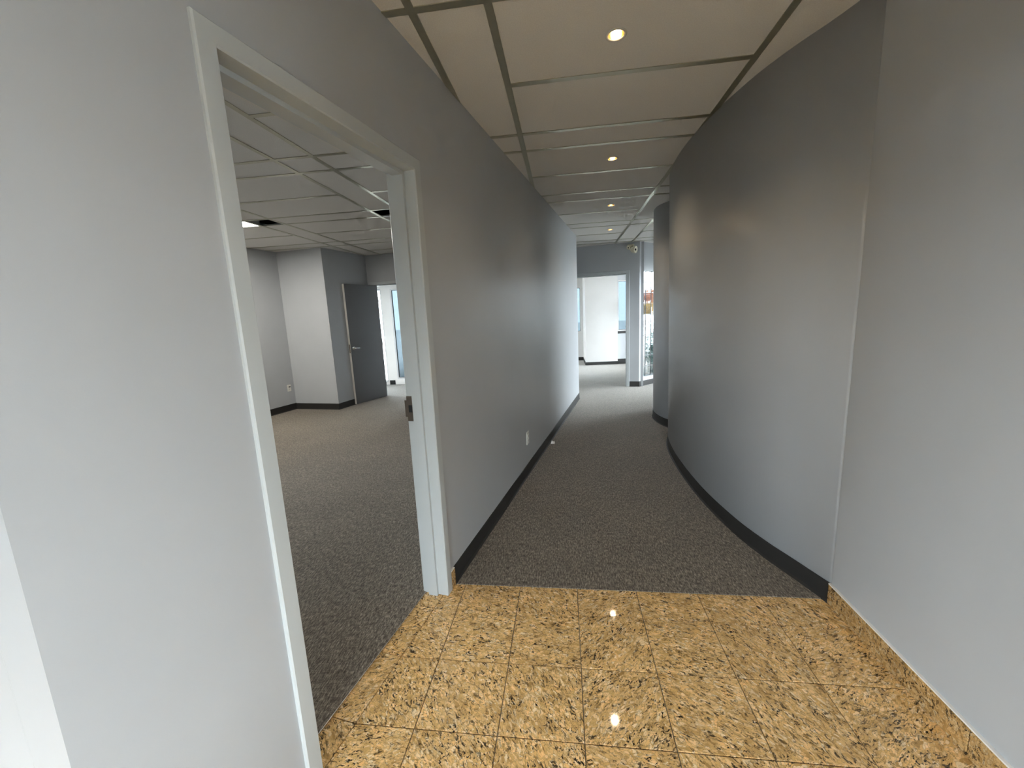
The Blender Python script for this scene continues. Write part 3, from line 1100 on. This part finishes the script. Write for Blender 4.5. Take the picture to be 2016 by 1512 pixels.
YMIN, YMAX = YL[-2], YL[7]
for k in sorted(XA):
    for x in (XA[k], XB[k]):
        if -6.0 < x < 3.0:
            tee(x - TW, x + TW, YMIN, YMAX, 'grid_runner')
for m_ in range(-2, 7):
    ya, yb, yc, yd = YL[m_], YL[m_] + 0.607, YL[m_] + 1.214, YL[m_ + 1]
    for k in range(-4, 2):
        x0, x1 = XB[k], XA[k + 1]             # wide bay
        sx0, sx1 = XA[k], XB[k]               # narrow strip on its left
        for (y0, y1, band) in ((ya, yb, False), (yb, yc, False), (yc, yd, True)):
            tee(x0 + TW, x1 - TW, y0 - TW, y0 + TW, 'grid_tee')
            if band and k == light_cell[0] - 0 and m_ == light_cell[1]:
                continue
            ceiling_panel(x0, x1, y0, y1, has_light(x0, x1, y0, y1))
        for (y0, y1, band) in ((ya, yc, False), (yc, yd, True)):
            tee(sx0 + TW, sx1 - TW, y0 - TW, y0 + TW, 'grid_tee')
            if band and (k, m_) in dark_cells:
                continue
            ceiling_panel(sx0, sx1, y0, y1, has_light(sx0, sx1, y0, y1))
# unseen ceiling over the entrance and the structural roof above everything
o = MB().box((-6.8, -3.8, ZC), (3.1, YMIN, ZC + 0.02)).build('ceiling_entrance', 'ctile')
struct(o, 'ceiling over the entrance hall', 'ceiling')
o = MB().box((-6.9, -3.9, OUT_Z), (3.2, 13.0, OUT_Z + 0.2)).build('roof_slab', 'plenum')
struct(o, 'dark structural slab above the suspended ceiling', 'roof')
rim = MB()
rim.box((-6.9, -3.9, ZC), (3.2, -3.76, OUT_Z))
rim.box((-6.9, 12.8, ZC), (3.2, 13.0, OUT_Z))
rim.box((3.05, -3.9, ZC), (3.2, 13.0, OUT_Z))
rim.box((-6.9, -3.9, ZC), (-6.8, 13.0, OUT_Z))
o = rim.build('roof_edge', 'plenum')
struct(o, 'edge of the structural slab', 'roof')


# ------------------------------------------------------------------ lamps
def downlight(x, y, label):
    root = empty('downlight', (x, y, ZC))
    tag(root, label, 'light', None, 'recessed downlights in a row along the passage')
    up = (0, 0, 1)
    keep_parent(MB().lathe([(0.035, -0.0005), (0.047, -0.0005), (0.047, -0.002), (0.044, -0.004), (0.034, -0.0025), (0.035, -0.0005)], (x, y, ZC), up, 28, False).build('trim_ring', 'ring', None, True), root)
    vs = MB().lathe([(0.0345, 0.0), (0.033, 0.02), (0.027, 0.045), (0.020, 0.06)], (x, y, ZC), up, 24)
    vs.f = [f for f in vs.f if len(f) == 4] + [[3 * 24 + i for i in range(24)]]
    keep_parent(vs.build('reflector', 'reflector', None, True), root)
    keep_parent(MB().lathe([(0.0, 0.008), (0.013, 0.011), (0.019, 0.019), (0.019, 0.030), (0.012, 0.055)], (x, y, ZC), up, 20).build('bulb', 'bulb', None, True), root)
    L = bpy.data.lights.new('downlight_beam', 'SPOT')
    L.energy = DOWNLIGHT_W
    L.color = (1.0, 0.80, 0.56)
    L.spot_size = math.radians(125)
    L.spot_blend = 0.9
    L.shadow_soft_size = 0.03
    lo_ = bpy.data.objects.new('downlight_beam', L)
    col.objects.link(lo_)
    lo_.location = (x, y, ZC - 0.012)
    keep_parent(lo_, root)
    return root


for (x, y), lab in zip(lights_xy, (
        'first recessed downlight, nearest the top edge, with a glowing warm bulb',
        'second recessed downlight down the passage, over the start of the curved wall',
        'third recessed downlight down the passage',
        'fourth and last recessed downlight, just before the end wall',
        'recessed downlight over the granite floor')):
    downlight(x, y, lab)

# fluorescent fixture in the office ceiling
fx0, fx1 = XB[-3] + TW, XA[-2] - TW
fy0, fy1 = YL[1] + 1.214 + TW, YL[2] - TW
fl = empty('fluorescent_fixture', ((fx0 + fx1) / 2, (fy0 + fy1) / 2, ZC))
tag(fl, 'lit white fluorescent ceiling fixture in the office beside a black open square', 'light')
mb = MB()
mb.box((fx0, fy0, ZC - 0.002), (fx1, fy0 + 0.015, ZC + 0.07)).box((fx0, fy1 - 0.015, ZC - 0.002), (fx1, fy1, ZC + 0.07))
mb.box((fx0, fy0, ZC - 0.002), (fx0 + 0.015, fy1, ZC + 0.07)).box((fx1 - 0.015, fy0, ZC - 0.002), (fx1, fy1, ZC + 0.07)).box((fx0, fy0, ZC + 0.06), (fx1, fy1, ZC + 0.07))
keep_parent(mb.build('housing', 'ivory'), fl)
keep_parent(MB().box((fx0 + 0.015, fy0 + 0.015, ZC - 0.001), (fx1 - 0.015, fy1 - 0.015, ZC + 0.004)).build('diffuser', 'tube'), fl)


# ------------------------------------------------------------------ small things
def outlet(name, fr, s, z, label, w=0.072, h=0.116):
    root = empty(name, fr(s, 0, z))
    tag(root, label, 'outlet', None, 'wall outlets')
    pl_ = MB().obox(fr, s - w / 2, s + w / 2, 0, 0.006, z - h / 2, z + h / 2).build('plate', 'ivory', None, False, 0.0025, 2)
    keep_parent(pl_, root)
    for dz in (0.020, -0.020):
        rc = MB().obox(fr, s - 0.017, s + 0.017, 0.006, 0.009, z + dz - 0.014, z + dz + 0.014).build('receptacle', 'ivory', None, False, 0.002, 2)
        keep_parent(rc, root)
        sl = MB()
        sl.obox(fr, s - 0.008, s - 0.0055, 0.009, 0.0094, z + dz - 0.002, z + dz + 0.008)
        sl.obox(fr, s + 0.0055, s + 0.008, 0.009, 0.0094, z + dz - 0.002, z + dz + 0.008)
        sl.obox(fr, s - 0.0025, s + 0.0025, 0.009, 0.0094, z + dz - 0.010, z + dz - 0.005)
        keep_parent(sl.build('slots', 'dark'), root)
    sc = MB().lathe([(0.003, 0.006), (0.003, 0.0075), (0.0, 0.0078)], fr(s, 0, z), fr(0, 1) - fr(0, 0), 10).build('screw', 'chrome')
    keep_parent(sc, root)
    return root


outlet('wall_outlet', LW, 3.632, 0.340, 'white duplex outlet on the long wall beside the black base')
so = (Vector((-4.676, 6.350, 0)) - OL(0, 0)).dot(OL(1, 0) - OL(0, 0))
outlet('wall_outlet', OL, so, 0.392, 'white outlet with a dark slot on the office side wall')
dk = OL
keep_parent(MB().obox(OL, so - 0.014, so + 0.022, 0.009, 0.012, 0.402, 0.420).build('jack_opening', 'dark'), bpy.data.objects['wall_outlet.001'])

# white scrap on the carpet at the foot of the long wall
scr = LW(4.52, 0.045, 0.004)
vs = [scr + Vector(p) for p in ((-0.022, -0.014, 0.0), (0.018, -0.022, 0.0), (0.026, 0.012, 0.001), (-0.012, 0.024, 0.0), (-0.010, -0.004, 0.038), (0.016, 0.006, 0.030), (0.002, 0.014, 0.018), (0.004, -0.010, 0.012))]
fs = [[0, 1, 7, 4], [1, 2, 5, 7], [2, 3, 6, 5], [3, 0, 4, 6], [4, 7, 5, 6], [0, 3, 2, 1]]
tag(mesh_obj('paper_scrap', vs, fs, 'caulk'), 'tiny crumpled white scrap lying on the carpet by the long wall', 'litter')

# twin-head emergency light high on the end wall
ss = (Vector((1.262, 7.889, 0)) - FW(0, 0)).dot(FW(1, 0) - FW(0, 0))
em = empty('emergency_light', FW(ss, 0, 2.53))
tag(em, 'small cream light fixture with two rounded heads high on the end wall', 'light')
keep_parent(MB().obox(FW, ss - 0.085, ss + 0.03, 0, 0.03, 2.555, 2.60).build('backplate', 'cream', None, False, 0.006, 2), em)
nF = FW(0, 1) - FW(0, 0)
tF = FW(1, 0) - FW(0, 0)
for (ds, dz, ax, sc_) in ((-0.060, 2.545, (-0.6, 0.55, -0.3), 0.62), (0.028, 2.500, (0.85, 0.45, -0.12), 1.0)):
    ax = (tF * ax[0] + nF * ax[1] + Vector((0, 0, ax[2]))).normalized()
    p0 = FW(ss + ds, 0.065, dz)
    prof = [(0.0, -0.065), (0.030, -0.060), (0.048, -0.040), (0.058, -0.010), (0.062, 0.030), (0.058, 0.036), (0.050, 0.030), (0.0, 0.022)]
    hd = keep_parent(MB().lathe([(r * sc_, h * sc_) for r, h in prof], p0, ax, 20).build('lamp_head', 'cream', None, True), em)
    keep_parent(MB().lathe([(0.020 * sc_, 0.025 * sc_), (0.018 * sc_, 0.034 * sc_), (0.0, 0.036 * sc_)], p0, ax, 14).build('lens', 'dark', None, True), em)
    keep_parent(MB().tube([FW(ss + ds * 0.4, 0.02, 2.575), p0], [0.012, 0.012], 8).build('neck', 'cream'), em)

# ------------------------------------------------------------------ outdoors, seen only through glass
o = MB().box((-45, -45, -0.30), (45, 60, -0.12)).build('ground_outside', 'concrete')
struct(o, 'dark asphalt outside the building', 'ground')

o = MB().box((-45, 9.3, -0.12), (45, 60, -0.06)).build('terrace', 'terrace')
struct(o, 'pale concrete terrace outside the far windows', 'pavement')


def tree(name, x, y, h, crown_r, crown_z, mat, n, label):
    root = empty(name, (x, y, -0.06))
    tag(root, label, 'tree')
    tk = MB()
    tk.tube([(x, y, -0.06), (x + 0.04, y, crown_z * 0.5), (x, y + 0.05, crown_z)], [0.10 * crown_r, 0.08 * crown_r, 0.05 * crown_r], 9)
    for i in range(7):
        a = i * 2.4
        e = (x + math.cos(a) * crown_r * 0.7, y + math.sin(a) * crown_r * 0.7, crown_z + 0.35 * crown_r * math.sin(i * 1.7))
        tk.tube([(x, y, crown_z * (0.55 + 0.05 * i)), ((x + e[0]) / 2, (y + e[1]) / 2, (crown_z * 0.8 + e[2]) / 2 + 0.1), e], [0.05 * crown_r, 0.035 * crown_r, 0.012], 6)
    keep_parent(tk.build('trunk', 'bark'), root)
    lf = MB()
    rg = random.Random(int(x * 100 + y * 10))
    for i in range(n):
        while True:
            p = Vector((rg.uniform(-1, 1), rg.uniform(-1, 1), rg.uniform(-1, 1)))
            if 0.25 < p.length < 1:
                break
        c = Vector((x, y, crown_z)) + Vector((p.x * crown_r, p.y * crown_r, p.z * (h - crown_z)))
        a = Vector((rg.uniform(-1, 1), rg.uniform(-1, 1), rg.uniform(-1, 1))).normalized()
        b = a.orthogonal().normalized()
        s = rg.uniform(0.05, 0.09)
        lf.add([c - a * s, c + b * s * 0.5, c + a * s, c - b * s * 0.5], [[0, 1, 2, 3]])
    cr = keep_parent(lf.build('crown', mat), root)
    cr['kind'] = 'stuff'
    return root


tree('autumn_tree', 2.42, 11.0, 1.95, 0.46, 1.73, 'leaf_orange', 1500, 'orange autumn tree outside behind the glass blocks')
tree('autumn_tree', 1.97, 9.92, 1.58, 0.19, 1.44, 'leaf_yellow', 400, 'small yellow autumn tree outside behind the glass blocks')
tree('shrub', 2.06, 9.33, 1.15, 0.28, 0.55, 'leaf_green', 500, 'low blue-green shrub outside behind the glass blocks')
